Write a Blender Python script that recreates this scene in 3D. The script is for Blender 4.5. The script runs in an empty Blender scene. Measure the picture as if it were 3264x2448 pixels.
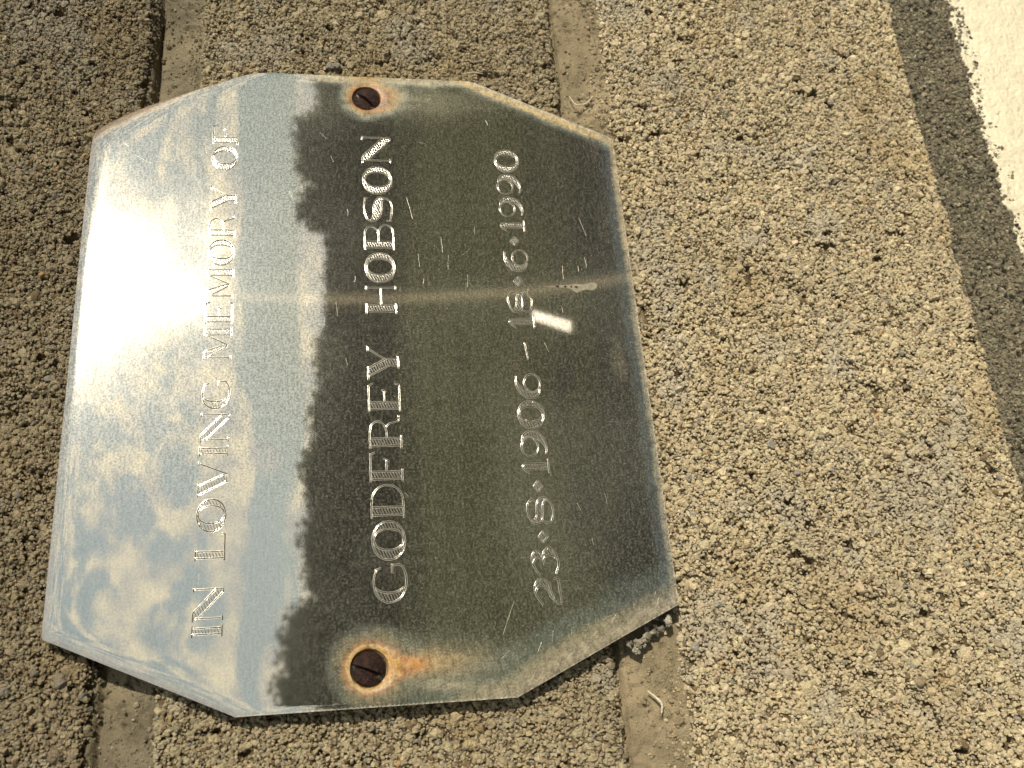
import bpy, bmesh, math, random
import numpy as np
from mathutils import Vector, Matrix, Euler
from mathutils.geometry import delaunay_2d_cdt

sc = bpy.context.scene
COL = sc.collection
ZC = 1.5            # height of the plaque's centre above the ground (m)
MM = 0.001

# ------------------------------------------------------------------ camera
# a hand-held phone turned on its side: the photograph's left is up in the place
cam_d = bpy.data.cameras.new("camera")
cam = bpy.data.objects.new("camera", cam_d)
COL.objects.link(cam)
sc.camera = cam
Rc = ((-0.07912859, 0.92221597, -0.37849222),
      (-0.15766997, -0.38648176, -0.90872),
      (-0.98431644, -0.01222888, 0.17598752))
m = Matrix([list(Rc[i]) + [0] for i in range(3)] + [[0, 0, 0, 1]])
m.translation = Vector((-0.1006805, -0.2190579, 0.0081971 + ZC))
cam.matrix_world = m
cam_d.sensor_width = 36
cam_d.lens = 3125.17 / 3264 * 36
cam_d.clip_start = 0.01
cam_d.clip_end = 2000
cam_d.dof.use_dof = True
cam_d.dof.focus_distance = 0.240
cam_d.dof.aperture_fstop = 28.0

# ------------------------------------------------------------------ light
SUN_AZ, SUN_EL = math.radians(28.8), math.radians(15.8)   # azimuth measured from -Y towards +X
sdir = Vector((math.sin(SUN_AZ) * math.cos(SUN_EL), -math.cos(SUN_AZ) * math.cos(SUN_EL), math.sin(SUN_EL)))
sun_d = bpy.data.lights.new("sun", 'SUN')
sun_d.energy = 4.3
sun_d.angle = math.radians(0.53)
sun_d.color = (1.0, 0.895, 0.71)
sun = bpy.data.objects.new("sun", sun_d)
sun.rotation_euler = sdir.to_track_quat('Z', 'Y').to_euler()
sun.location = (3, -6, 6)
COL.objects.link(sun)

sc.view_settings.view_transform = 'Standard'
sc.view_settings.look = 'None'
sc.view_settings.exposure = 0.22
sc.view_settings.gamma = 1.0


class NT:
    """small node-tree helper"""
    def __init__(s, tree):
        s.t = tree
        tree.nodes.clear()
    def n(s, typ, **kw):
        nd = s.t.nodes.new(typ)
        for k, v in kw.items():
            setattr(nd, k, v)
        return nd
    def l(s, a, b):
        s.t.links.new(a, b)
    def math(s, op, a, b=None, c=None, clamp=False):
        nd = s.t.nodes.new('ShaderNodeMath'); nd.operation = op; nd.use_clamp = clamp
        for i, v in enumerate((a, b, c)):
            if v is None: continue
            if isinstance(v, (int, float)): nd.inputs[i].default_value = v
            else: s.t.links.new(v, nd.inputs[i])
        return nd.outputs[0]
    def ramp(s, f, lo, hi, a=0.0, b=1.0, smooth=True):
        nd = s.t.nodes.new('ShaderNodeMapRange')
        nd.interpolation_type = 'SMOOTHSTEP' if smooth else 'LINEAR'
        s.t.links.new(f, nd.inputs['Value'])
        for k, v in (('From Min', lo), ('From Max', hi), ('To Min', a), ('To Max', b)):
            if isinstance(v, (int, float)): nd.inputs[k].default_value = v
            else: s.t.links.new(v, nd.inputs[k])
        return nd.outputs[0]
    def noise(s, vec, scale, detail=3.0, rough=0.5, dist=0.0):
        nd = s.t.nodes.new('ShaderNodeTexNoise')
        nd.inputs['Scale'].default_value = scale
        nd.inputs['Detail'].default_value = detail
        nd.inputs['Roughness'].default_value = rough
        nd.inputs['Distortion'].default_value = dist
        if vec is not None: s.t.links.new(vec, nd.inputs['Vector'])
        return nd
    def mix(s, f, a, b):
        nd = s.t.nodes.new('ShaderNodeMix'); nd.data_type = 'RGBA'
        for i, v in ((0, f), (6, a), (7, b)):
            if isinstance(v, (int, float)): nd.inputs[i].default_value = v
            elif isinstance(v, tuple): nd.inputs[i].default_value = (*v[:3], 1)
            else: s.t.links.new(v, nd.inputs[i])
        return nd.outputs[2]
    def map(s, vec, scale, loc=(0, 0, 0)):
        nd = s.t.nodes.new('ShaderNodeMapping')
        nd.inputs['Scale'].default_value = scale
        nd.inputs['Location'].default_value = loc
        s.t.links.new(vec, nd.inputs['Vector'])
        return nd.outputs[0]


# sky: Nishita air with broken cloud in bands, thinner and brighter round the sun
world = bpy.data.worlds.new("World")
sc.world = world
world.use_nodes = True
w = NT(world.node_tree)
out = w.n('ShaderNodeOutputWorld')
bg = w.n('ShaderNodeBackground')
bg.inputs['Strength'].default_value = 0.1
w.l(bg.outputs[0], out.inputs[0])
sky = w.n('ShaderNodeTexSky')
sky.sky_type = 'NISHITA'
sky.sun_disc = False
sky.sun_elevation = SUN_EL
sky.sun_rotation = math.atan2(sdir.x, sdir.y)
sky.air_density = 1.0
sky.dust_density = 0.3
sky.ozone_density = 2.0
tc = w.n('ShaderNodeTexCoord')
sep = w.n('ShaderNodeSeparateXYZ'); w.l(tc.outputs['Generated'], sep.inputs[0])
el = w.math('MULTIPLY', w.math('ARCSINE', sep.outputs[2]), 57.29578)
az = w.math('MULTIPLY', w.math('ARCTAN2', sep.outputs[0], w.math('MULTIPLY', sep.outputs[1], -1.0)), 57.29578)
cmb = w.n('ShaderNodeCombineXYZ'); w.l(az, cmb.inputs[0]); w.l(el, cmb.inputs[1])
ae = cmb.outputs[0]
streak = w.noise(w.map(ae, (0.085, 0.42, 1), (3.1, 0.7, 0)), 1.0, 4, 0.55, 0.6).outputs[0]
puff = w.noise(w.map(ae, (0.40, 0.55, 1), (8.3, 4.2, 0)), 1.0, 6, 0.66, 0.5).outputs[0]
# streaky low cloud, puffy mid cloud
f_puff = w.ramp(el, 6.0, 8.5)
cn = w.mix(f_puff, streak, puff)
edge_n = w.math('MULTIPLY', w.math('SUBTRACT', w.noise(w.map(ae, (.16, .3, 1)), 1.0, 3).outputs[0], .5), 2.2)
el2 = w.math('ADD', el, edge_n)
eastw = w.ramp(az, 17.0, 24.0)
cnb = w.math('ADD', w.math('MULTIPLY', w.ramp(el2, 1.7, 2.3, 1, 0), 0.15), cn)       # bright haze bank at the horizon
cnb = w.math('SUBTRACT', cnb, w.math('MULTIPLY', w.math('MULTIPLY', w.ramp(el2, 1.8, 2.3), w.ramp(el2, 5.4, 4.8)), w.math('ADD', w.math('MULTIPLY', eastw, .16), .03)))
cnb = w.math('ADD', cnb, w.math('MULTIPLY', w.math('MULTIPLY', w.ramp(el2, 4.9, 5.5), w.ramp(el2, 7.4, 6.6)), 0.09))
cl = w.ramp(cnb, 0.455, 0.54)
# angular distance from the sun (degrees)
dt = w.n('ShaderNodeVectorMath', operation='DOT_PRODUCT'); w.l(tc.outputs['Generated'], dt.inputs[0])
dt.inputs[1].default_value = sdir
ang = w.math('MULTIPLY', w.math('ARCCOSINE', w.math('MINIMUM', dt.outputs['Value'], 0.99999)), 57.29578)
# the thin bright cloud the sun burns through hangs below it, with a ragged outline
dax = w.math('SUBTRACT', az, math.degrees(SUN_AZ)); dey = w.math('MULTIPLY', w.math('SUBTRACT', el, math.degrees(SUN_EL)), .56)
ed = w.math('SQRT', w.math('ADD', w.math('MULTIPLY', dax, dax), w.math('MULTIPLY', dey, dey)))
rag = w.math('ADD', 1.0, w.math('MULTIPLY', w.math('SUBTRACT', w.noise(w.map(ae, (.35, .35, 1)), 1.0, 4, .6).outputs[0], .5), 1.1))
aur = w.math('EXPONENT', w.math('MULTIPLY', w.math('MULTIPLY', ed, rag), -1.0))
aur2 = w.math('EXPONENT', w.math('MULTIPLY', ang, -0.085))
shade = w.noise(w.map(ae, (0.5, 0.7, 1)), 1.0, 3).outputs[0]
ccol = w.mix(w.ramp(shade, 0.35, 0.7), (6.2, 6.2, 5.7), (10.2, 9.2, 6.8))
glow = w.n('ShaderNodeVectorMath', operation='SCALE'); glow.inputs[0].default_value = (860.0, 765.0, 570.0); w.l(aur, glow.inputs['Scale'])
glow2 = w.n('ShaderNodeVectorMath', operation='SCALE'); glow2.inputs[0].default_value = (.7, .6, .4); w.l(aur2, glow2.inputs['Scale'])
skyc = w.n('ShaderNodeVectorMath', operation='MULTIPLY'); w.l(sky.outputs[0], skyc.inputs[0]); skyc.inputs[1].default_value = (0.26, 0.30, 0.33)
clear = w.mix(0.74, skyc.outputs[0], w.mix(w.ramp(el, 0, 20), w.mix(w.ramp(az, 14.0, 27.0), (5.7, 6.5, 6.5), (4.7, 5.3, 5.15)), (4.9, 5.9, 6.1)))
base = w.mix(cl, clear, ccol)
ad = w.n('ShaderNodeVectorMath', operation='ADD'); w.l(base, ad.inputs[0]); w.l(glow.outputs[0], ad.inputs[1])
ad2 = w.n('ShaderNodeVectorMath', operation='ADD'); w.l(ad.outputs[0], ad2.inputs[0]); w.l(glow2.outputs[0], ad2.inputs[1])
w.l(ad2.outputs[0], bg.inputs['Color'])

# ------------------------------------------------------------------ numpy noise
def _hash(ix, iz, seed):
    h = (ix.astype(np.int64) * 374761393 + iz.astype(np.int64) * 668265263 + seed * 1442695041) & 0x7fffffff
    h = ((h ^ (h >> 13)) * 1274126177) & 0x7fffffff
    h = (h ^ (h >> 16)) & 0xffffff
    return h / float(0xffffff)
def vnoise(x, z, seed=0):
    ix = np.floor(x); iz = np.floor(z)
    fx = x - ix; fz = z - iz
    fx = fx * fx * (3 - 2 * fx); fz = fz * fz * (3 - 2 * fz)
    a = _hash(ix, iz, seed); b = _hash(ix + 1, iz, seed)
    c = _hash(ix, iz + 1, seed); d = _hash(ix + 1, iz + 1, seed)
    return (a * (1 - fx) + b * fx) * (1 - fz) + (c * (1 - fx) + d * fx) * fz
def fbm(x, z, s, seed=0, o=3):
    v = 0; amp = 1; tot = 0
    for k in range(o):
        v = v + amp * vnoise(x / s * 2 ** k + 17.3 * k, z / s * 2 ** k + 5.1 * k, seed + k)
        tot += amp; amp *= .5
    return v / tot - .5
def sstep(a, b, x):
    t = np.clip((x - a) / (b - a), 0, 1)
    return t * t * (3 - 2 * t)

# ------------------------------------------------------------------ object helpers
def mesh_np(name, co, faces, mat, smooth=True):
    me = bpy.data.meshes.new(name)
    co = np.asarray(co, dtype=np.float32)
    faces = np.asarray(faces, dtype=np.int32)
    k = faces.shape[1]
    me.vertices.add(len(co)); me.vertices.foreach_set('co', co.ravel())
    me.loops.add(faces.size); me.loops.foreach_set('vertex_index', faces.ravel())
    me.polygons.add(len(faces))
    me.polygons.foreach_set('loop_start', np.arange(0, faces.size, k, dtype=np.int32))
    me.update(calc_edges=True)
    me.validate()
    if smooth: me.polygons.foreach_set('use_smooth', np.ones(len(me.polygons), dtype=bool))
    if mat: me.materials.append(mat)
    me.update()
    return me
def link(name, data, parent=None, loc=None, **props):
    o = bpy.data.objects.new(name, data)
    COL.objects.link(o)
    if parent is not None: o.parent = parent
    if loc is not None: o.location = loc
    for k, v in props.items(): o[k] = v
    return o
def grid_faces(nx, nz):
    i = np.arange(nx - 1)[:, None]; j = np.arange(nz - 1)[None, :]
    a = i * nz + j
    return np.stack([a, a + nz, a + nz + 1, a + 1], -1).reshape(-1, 4)   # faces -y when x up, z up
def bm_mesh(name, bm, mat, smooth=False):
    me = bpy.data.meshes.new(name); bm.to_mesh(me); bm.free()
    me.materials.append(mat)
    if smooth:
        for p in me.polygons: p.use_smooth = True
    return me

# ------------------------------------------------------------------ materials
def new_mat(name):
    mt = bpy.data.materials.new(name); mt.use_nodes = True
    t = NT(mt.node_tree)
    o = t.n('ShaderNodeOutputMaterial')
    return mt, t, o
def rough_mat(name, c0, c1, scale, rough=.9, bump=0.0, bscale=1500, spec=.25, c2=None, s2=60):
    mt, t, o = new_mat(name)
    p = t.n('ShaderNodeBsdfPrincipled'); t.l(p.outputs[0], o.inputs[0])
    tcn = t.n('ShaderNodeTexCoord').outputs['Object']
    f = t.ramp(t.noise(tcn, scale, 5, .6).outputs[0], .32, .68)
    c = t.mix(f, c0, c1)
    if c2:
        c = t.mix(t.ramp(t.noise(tcn, s2, 3, .55).outputs[0], .5, .72), c, c2)
    t.l(c, p.inputs['Base Color'])
    p.inputs['Roughness'].default_value = rough
    p.inputs['Specular IOR Level'].default_value = spec
    if bump:
        b = t.n('ShaderNodeBump'); b.inputs['Strength'].default_value = bump; b.inputs['Distance'].default_value = .0006
        t.l(t.noise(tcn, bscale, 4, .65).outputs[0], b.inputs['Height']); t.l(b.outputs[0], p.inputs['Normal'])
    return mt

M_matrix = rough_mat('block_cement', (.09, .065, .036), (.19, .145, .085), 420, .95, 1.0, 2600)
M_farblock = rough_mat('block_face', (.26, .21, .13), (.44, .36, .23), 500, .95, 1.0, 900)
M_mortar_mid = rough_mat('mortar_sandy', (.17, .14, .09), (.27, .222, .145), 170, .95, .9, 2200, c2=(.33, .27, .175), s2=45)
M_mortar_dark = rough_mat('mortar_weathered', (.11, .094, .064), (.175, .15, .105), 190, .95, .9, 2200, c2=(.22, .185, .125), s2=50)
M_mortar_dirty = rough_mat('mortar_dirty', (.085, .075, .053), (.20, .176, .125), 240, .95, 1.0, 1500, c2=(.19, .165, .12), s2=60)
M_back = rough_mat('mortar_core', (.10, .08, .055), (.14, .115, .075), 80, .95)

# grains take their own colour, one per grain
M_grain, t, o = new_mat('aggregate_grain')
p = t.n('ShaderNodeBsdfPrincipled'); t.l(p.outputs[0], o.inputs[0])
at = t.n('ShaderNodeAttribute'); at.attribute_type = 'INSTANCER'; at.attribute_name = 'gcol'
tcn = t.n('ShaderNodeTexCoord').outputs['Object']
f = t.noise(tcn, 2.2, 3, .6).outputs[0]
v = t.n('ShaderNodeVectorMath', operation='SCALE'); t.l(at.outputs['Color'], v.inputs[0]); t.l(t.ramp(f, .3, .7, .82, 1.15), v.inputs['Scale'])
t.l(v.outputs[0], p.inputs['Base Color'])
p.inputs['Roughness'].default_value = .82
p.inputs['Specular IOR Level'].default_value = .3
b = t.n('ShaderNodeBump'); b.inputs['Strength'].default_value = .5; b.inputs['Distance'].default_value = .15
t.l(t.noise(tcn, 5, 3, .6).outputs[0], b.inputs['Height']); t.l(b.outputs[0], p.inputs['Normal'])

# ------------------------------------------------------------------ grain instancer (geometry nodes)
def grain_tree():
    ng = bpy.data.node_groups.new('grain_scatter', 'GeometryNodeTree')
    ng.interface.new_socket('Geometry', in_out='INPUT', socket_type='NodeSocketGeometry')
    ng.interface.new_socket('Geometry', in_out='OUTPUT', socket_type='NodeSocketGeometry')
    N = ng.nodes; L = ng.links
    gi = N.new('NodeGroupInput'); go = N.new('NodeGroupOutput')
    join = N.new('GeometryNodeJoinGeometry')
    for k in range(7):
        ico = N.new('GeometryNodeMeshIcoSphere'); ico.inputs['Radius'].default_value = 1.0
        ico.inputs['Subdivisions'].default_value = 3
        nz = N.new('ShaderNodeTexNoise'); nz.noise_dimensions = '4D'
        nz.inputs['W'].default_value = k * 3.7; nz.inputs['Scale'].default_value = .75; nz.inputs['Detail'].default_value = 1.5
        vor = N.new('ShaderNodeTexVoronoi'); vor.voronoi_dimensions = '4D'; vor.inputs['W'].default_value = k * 2.3; vor.inputs['Scale'].default_value = .8
        pos = N.new('GeometryNodeInputPosition')
        L.new(pos.outputs[0], nz.inputs['Vector'])
        L.new(pos.outputs[0], vor.inputs['Vector'])
        sub = N.new('ShaderNodeVectorMath'); sub.operation = 'SUBTRACT'; sub.inputs[1].default_value = (.5, .5, .5)
        L.new(nz.outputs['Color'], sub.inputs[0])
        scl = N.new('ShaderNodeVectorMath'); scl.operation = 'SCALE'; scl.inputs['Scale'].default_value = 1.6
        L.new(sub.outputs[0], scl.inputs[0])
        # facets: pull the surface in towards voronoi cell distance
        vs = N.new('ShaderNodeMath'); vs.operation = 'MULTIPLY'; vs.inputs[1].default_value = -.22
        L.new(vor.outputs['Distance'], vs.inputs[0])
        v2 = N.new('ShaderNodeVectorMath'); v2.operation = 'SCALE'
        L.new(pos.outputs[0], v2.inputs[0]); L.new(vs.outputs[0], v2.inputs['Scale'])
        add = N.new('ShaderNodeVectorMath'); add.operation = 'ADD'
        L.new(scl.outputs[0], add.inputs[0]); L.new(v2.outputs[0], add.inputs[1])
        sp = N.new('GeometryNodeSetPosition'); L.new(ico.outputs['Mesh'], sp.inputs['Geometry']); L.new(add.outputs[0], sp.inputs['Offset'])
        sm = N.new('GeometryNodeSetMaterial'); sm.inputs['Material'].default_value = M_grain; L.new(sp.outputs[0], sm.inputs[0])
        g2i = N.new('GeometryNodeGeometryToInstance'); L.new(sm.outputs[0], g2i.inputs[0])
        L.new(g2i.outputs[0], join.inputs[0])
    def attr(nm, ty):
        a = N.new('GeometryNodeInputNamedAttribute'); a.data_type = ty; a.inputs['Name'].default_value = nm
        return a.outputs['Attribute']
    iop = N.new('GeometryNodeInstanceOnPoints')
    m2p = N.new('GeometryNodeMeshToPoints')
    L.new(gi.outputs[0], m2p.inputs[0])
    L.new(m2p.outputs[0], iop.inputs['Points'])
    L.new(join.outputs[0], iop.inputs['Instance'])
    iop.inputs['Pick Instance'].default_value = True
    L.new(attr('vi', 'INT'), iop.inputs['Instance Index'])
    e2r = N.new('FunctionNodeEulerToRotation'); L.new(attr('rot', 'FLOAT_VECTOR'), e2r.inputs[0])
    L.new(e2r.outputs[0], iop.inputs['Rotation'])
    L.new(attr('scl', 'FLOAT_VECTOR'), iop.inputs['Scale'])
    L.new(iop.outputs[0], go.inputs[0])
    return ng
GRAIN = grain_tree()

def add_grains(name, parent, P, rad, col, rng, flat=.75):
    """P: n x 3 positions in mm, rad in mm, col n x 3"""
    n = len(P)
    me = bpy.data.meshes.new(name)
    me.vertices.add(n); me.vertices.foreach_set('co', (P * MM).astype(np.float32).ravel())
    def put(nm, ty, arr, key):
        a = me.attributes.new(nm, ty, 'POINT'); a.data.foreach_set(key, arr.ravel())
    put('rot', 'FLOAT_VECTOR', rng.uniform(0, 6.283, (n, 3)).astype(np.float32), 'vector')
    s = rad[:, None] * rng.uniform(.68, 1.28, (n, 3)) * MM
    put('scl', 'FLOAT_VECTOR', s.astype(np.float32), 'vector')
    put('vi', 'INT', rng.integers(0, 7, n).astype(np.int32), 'value')
    put('gcol', 'FLOAT_COLOR', np.concatenate([col, np.ones((n, 1))], 1).astype(np.float32), 'color')
    me.materials.append(M_grain)
    ob = link(name, me, parent, kind='stuff')
    md = ob.modifiers.new('scatter', 'NODES'); md.node_group = GRAIN
    return ob

# ================================================================== THE WALL
wall = link('block_wall', None, loc=(0, 0, ZC),
            label='sunlit wall of coarse sandy concrete blocks with grey mortar joints and a cream painted foot',
            category='wall')
wall.rotation_euler = (0, .0135, 0)

FACE = 4.4   # depth of the mean block face behind the plaque front (mm)
RX0, RX1 = -175., 195.     # span that carries real grains
def relief(x, z, seed):
    h = 1.2 * fbm(x, z, 9., seed, 2) + .80 * fbm(x, z, 2.4, seed + 11, 2) + .5 * fbm(x, z, 1.2, seed + 21, 2)
    # crevices run mostly along the courses' long side seen by the camera
    cr = fbm(x + 2 * fbm(x, z, 6, seed + 77, 2), z * .75, 2.6, seed + 33, 2)
    pit = sstep(.17, .30, cr)
    big = sstep(.30, .37, fbm(x, z, 4.5, seed + 55, 2))
    return h, pit, big
def edge_drop(x, z, b, seed):
    x0, x1, z0, z1 = b
    j = 2.2 * fbm(x, z, 7, seed + 91, 3)
    e = np.minimum(np.minimum(x - x0, x1 - x), np.minimum(z - z0, z1 - z)) + j
    return 5.5 * (1 - sstep(-1.2, 1.8, e)), e

def make_block(b, seed, tint, step=.75, grains=True, bright=1.0):
    x0, x1, z0, z1 = b
    xs = np.arange(x0 - 1, x1 + 1.01, step); zs = np.arange(z0 - 1, z1 + 1.01, step)
    X, Z = np.meshgrid(xs, zs, indexing='ij')
    h, pit, big = relief(X, Z, seed)
    dr, e = edge_drop(X, Z, b, seed)
    Y = FACE + .45 - h + 1.3 * pit + 2.0 * big + dr
    # skirt back into the wall
    Y[0, :] = 30; Y[-1, :] = 30; Y[:, 0] = 30; Y[:, -1] = 30
    co = np.stack([X, Y, Z], -1).reshape(-1, 3) * MM
    me = mesh_np('block', co, grid_faces(len(xs), len(zs)), M_matrix, True)
    ob = link('block', me, wall)
    if not grains: return ob
    rng = np.random.default_rng(seed)
    gx0, gx1 = max(x0, RX0), min(x1, RX1)
    A = (gx1 - gx0) * (z1 - z0)
    n = int(A * 4.5)
    px = rng.uniform(gx0, gx1, n); pz = rng.uniform(z0 - .8, z1 + .8, n)
    r = np.clip(np.exp(rng.normal(math.log(.335), .36, n)), .17, .9)
    bigg = rng.random(n) < .006
    r[bigg] = rng.uniform(.8, 1.4, bigg.sum())
    h, pit, big = relief(px, pz, seed)
    dr, e = edge_drop(px, pz, b, seed)
    keep = (rng.random(n) > .4 * pit) & (rng.random(n) > .97 * big) & (e > -1.0)
    y = FACE - h + dr + rng.normal(0, .17, n) + .1 * r + .75 * pit + 1.4 * big
    P = np.stack([px, y, pz], 1)[keep]; r = r[keep]; n = len(P)
    bc = np.array(tint)
    c = bc[None] * rng.normal(1, .12, (n, 1)) * rng.normal(1, .02, (n, 3))
    q = rng.random(n)
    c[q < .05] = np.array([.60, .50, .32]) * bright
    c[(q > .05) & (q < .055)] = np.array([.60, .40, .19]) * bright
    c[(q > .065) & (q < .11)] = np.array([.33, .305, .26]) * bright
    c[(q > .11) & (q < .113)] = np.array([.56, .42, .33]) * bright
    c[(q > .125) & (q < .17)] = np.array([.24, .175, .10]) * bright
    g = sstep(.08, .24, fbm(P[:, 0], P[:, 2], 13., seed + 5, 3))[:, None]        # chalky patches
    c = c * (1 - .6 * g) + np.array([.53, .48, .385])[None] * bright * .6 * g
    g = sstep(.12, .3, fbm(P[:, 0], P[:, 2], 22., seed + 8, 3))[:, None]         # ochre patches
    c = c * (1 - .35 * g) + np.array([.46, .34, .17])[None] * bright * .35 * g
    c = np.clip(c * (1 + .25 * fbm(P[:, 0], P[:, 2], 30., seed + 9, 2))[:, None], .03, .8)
    add_grains('aggregate', ob, P, r, c, rng)
    return ob

# the three courses in view (span of each in wall mm) - grain colours step darker from the lowest course to the top
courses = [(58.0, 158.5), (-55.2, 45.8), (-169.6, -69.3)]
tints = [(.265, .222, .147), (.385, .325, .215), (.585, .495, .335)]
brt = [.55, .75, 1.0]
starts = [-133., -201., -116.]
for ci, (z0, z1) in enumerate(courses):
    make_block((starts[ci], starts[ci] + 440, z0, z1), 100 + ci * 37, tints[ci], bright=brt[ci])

# blocks further off, outside the grained stretch: plain faces with their rough relief
def coarse_block(x0, z0, z1, seed):
    xs = np.linspace(x0, x0 + 440, 110); zs = np.linspace(z0, z1, 26)
    X, Z = np.meshgrid(xs, zs, indexing='ij')
    h, pit, big = relief(X, Z, seed)
    dr, e = edge_drop(X, Z, (x0, x0 + 440, z0, z1), seed)
    Y = FACE - .6 * h + dr
    Y[0, :] = 30; Y[-1, :] = 30; Y[:, 0] = 30; Y[:, -1] = 30
    me = mesh_np('block', np.stack([X, Y, Z], -1).reshape(-1, 3) * MM, grid_faces(110, 26), M_farblock, True)
    link('block', me, wall)
for ci, (z0, z1) in enumerate(courses):
    for k in (-2, -1, 1, 2):
        coarse_block(starts[ci] + k * 452, z0, z1, 300 + ci * 9 + k)
for r_ in range(1, 6):
    z0 = 58 + r_ * 113.5
    for k in (-2, -1, 0, 1, 2):
        coarse_block(-133 - (r_ % 2) * 70 + k * 452, z0, z0 + 100.5, 400 + r_ * 9 + k)

# mortar core behind everything
bm = bmesh.new()
bmesh.ops.create_cube(bm, size=1, matrix=Matrix.Translation((0, .082, .26)) @ Matrix.Diagonal((2.3, .14, .95, 1)))
link('mortar_core', bm_mesh('mortar_core', bm, M_back), wall)

# ------------------------------------------------------------------ mortar joints
def mortar_joint(z0, z1, prof, seed, mat, gcol, ngr, amp=.35, rm=.24, cv=.24, step=.5, x0=-175., x1=200., name='mortar_joint'):
    xs = np.arange(x0, x1, step); zs = np.arange(z0 - 3, z1 + 3.01, step)
    X, Z = np.meshgrid(xs, zs, indexing='ij')
    def depth(X, Z):
        t_ = np.clip((Z - z0) / (z1 - z0), 0, 1)
        d = prof(X, Z, t_)
        d = d - amp * (1.6 * fbm(X, Z, 11, seed, 3) + 1.2 * fbm(X * .5, Z * 1.6, 2.4, seed + 3, 3))
        d = d - 1.1 * amp * fbm(X, Z, 1.1, seed + 6, 3)
        pr = sstep(.33, .42, fbm(X, Z, 1.7, seed + 7, 2))
        d = d + 1.3 * pr + 2.2 * amp * sstep(.12, .26, fbm(X, Z, 1.5, seed + 27, 2)) * sstep(-.1, .12, fbm(X, Z, 8, seed + 29, 2))
        # hairline cracks
        cw = np.abs(fbm(X, Z * .6, 14, seed + 15, 3))
        d = d + .7 * (1 - sstep(.0, .012, cw)) * sstep(.02, .12, fbm(X, Z, 25, seed + 18, 2))
        return d
    Y = depth(X, Z)
    me = mesh_np(name, np.stack([X, Y, Z], -1).reshape(-1, 3) * MM, grid_faces(len(xs), len(zs)), mat, True)
    ob = link(name, me, wall)
    rng = np.random.default_rng(seed)
    px = rng.uniform(x0, x1, ngr); pz = rng.uniform(z0 - .5, z1 + .5, ngr)
    r = np.clip(np.exp(rng.normal(math.log(rm), .45, ngr)), .1, .95)
    tt = np.clip((pz - z0) / (z1 - z0), 0, 1)
    keep = rng.random(ngr) < gcol[1](px, pz, tt)
    y = depth(px, pz) - .15 * r
    P = np.stack([px, y, pz], 1)[keep]; r = r[keep]; n = len(P)
    c = np.array(gcol[0])[None] * rng.normal(1, cv, (n, 1)) * rng.normal(1, .03, (n, 3))
    q = rng.random(n)
    c[q < .05] = np.array(gcol[0]) * 1.9
    add_grains('sand_grains', ob, P, r, np.clip(c, .02, .7), rng)
    return ob, depth

def prof1(X, Z, t_):   # upper joint: deep crack under the top block, hollow face, smeared over the block below
    d = 8.3 - 2.6 * (1 - t_) ** 2 - .4 * t_
    wob = 1.2 * fbm(X, Z * 0, 22, 5, 3)
    zc = 56.6 + wob
    d = d + 4.5 * np.exp(-((Z - zc) / .55) ** 2) * (.35 + .65 * sstep(-.2, .15, fbm(X, Z * 0, 30, 9, 2)))
    d = d - 1.0 * sstep(zc + .6, zc + 1.6, Z)
    return d
def prof2(X, Z, t_):
    d = 6.9 - 1.5 * (1 - t_) ** 1.5
    d = d + 3.0 * np.exp(-((Z + 55.9 - 1.0 * fbm(X, Z * 0, 18, 6, 3)) / .5) ** 2)
    return d
def prof3(X, Z, t_):
    return 6.0 - .2 * (1 - t_) + .0 * X
mortar_joint(45.8, 58.0, prof1, 501, M_mortar_dark, ((.20, .172, .115), lambda x, z, t_: .35 + .65 * sstep(.3, 0, t_) + .4 * sstep(.8, 1, t_)), 11000, .45, rm=.2, cv=.25)
mortar_joint(-69.3, -55.2, prof2, 517, M_mortar_mid, ((.33, .275, .18), lambda x, z, t_: .16 + .84 * sstep(.38, .1, t_ + .9 * fbm(x, z, 9, 3, 2))), 14000, .38)
mortar_joint(-196.0, -169.6, prof3, 533, M_mortar_dirty, ((.205, .182, .13), lambda x, z, t_: .9 + 0 * x), 56000, .8, rm=.28, cv=.4)

# loose crumbs of mortar hanging from the joint below the plaque's lower left corner
M_lump = rough_mat('mortar_lump', (.12, .105, .08), (.40, .37, .30), 420, .9, 1.0, 1500)
rng = np.random.default_rng(5)
def lump(c, r, seed, mat=M_lump, parent=wall, name='mortar_crumb', stretch=(1, 1, 1)):
    bm = bmesh.new()
    bmesh.ops.create_icosphere(bm, subdivisions=3, radius=1)
    rg = np.random.default_rng(seed)
    V = np.array([v.co[:] for v in bm.verts])
    dn = fbm(V[:, 0] * 3 + seed, V[:, 2] * 3 + V[:, 1] * 2, 1.4, seed, 3) * 1.3
    for v, d_ in zip(bm.verts, dn):
        v.co = Vector((v.co.x * stretch[0], v.co.y * stretch[1], v.co.z * stretch[2])) * (1 + float(d_)) * r * MM
        v.co += Vector(c) * MM
    return link(name, bm_mesh(name, bm, mat), parent)
LP = ([(-67.0, 2.2, -66.9, 1.5), (-68.6, 2.8, -65.2, 1.3), (-70.4, 3.0, -62.2, 1.5), (-72.0, 2.6, -59.4, 1.3), (-71.2, 3.6, -60.8, 1.2),
                                  (-69.3, 4.2, -63.8, 1.4), (-66.0, 4.6, -67.4, 1.3), (-67.9, 4.6, -66.3, 1.2)])
for i in range(22):
    a_ = LP[i % 8]
    x, y, z = a_[0] + rng.normal(0, .8) - .3, a_[1] + rng.normal(0, .7) + .6, a_[2] + rng.normal(0, .8)
    lump((x, y, z), rng.uniform(.35, 1.15), 40 + i, stretch=tuple(rng.uniform(.6, 1.3, 3)))

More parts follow.
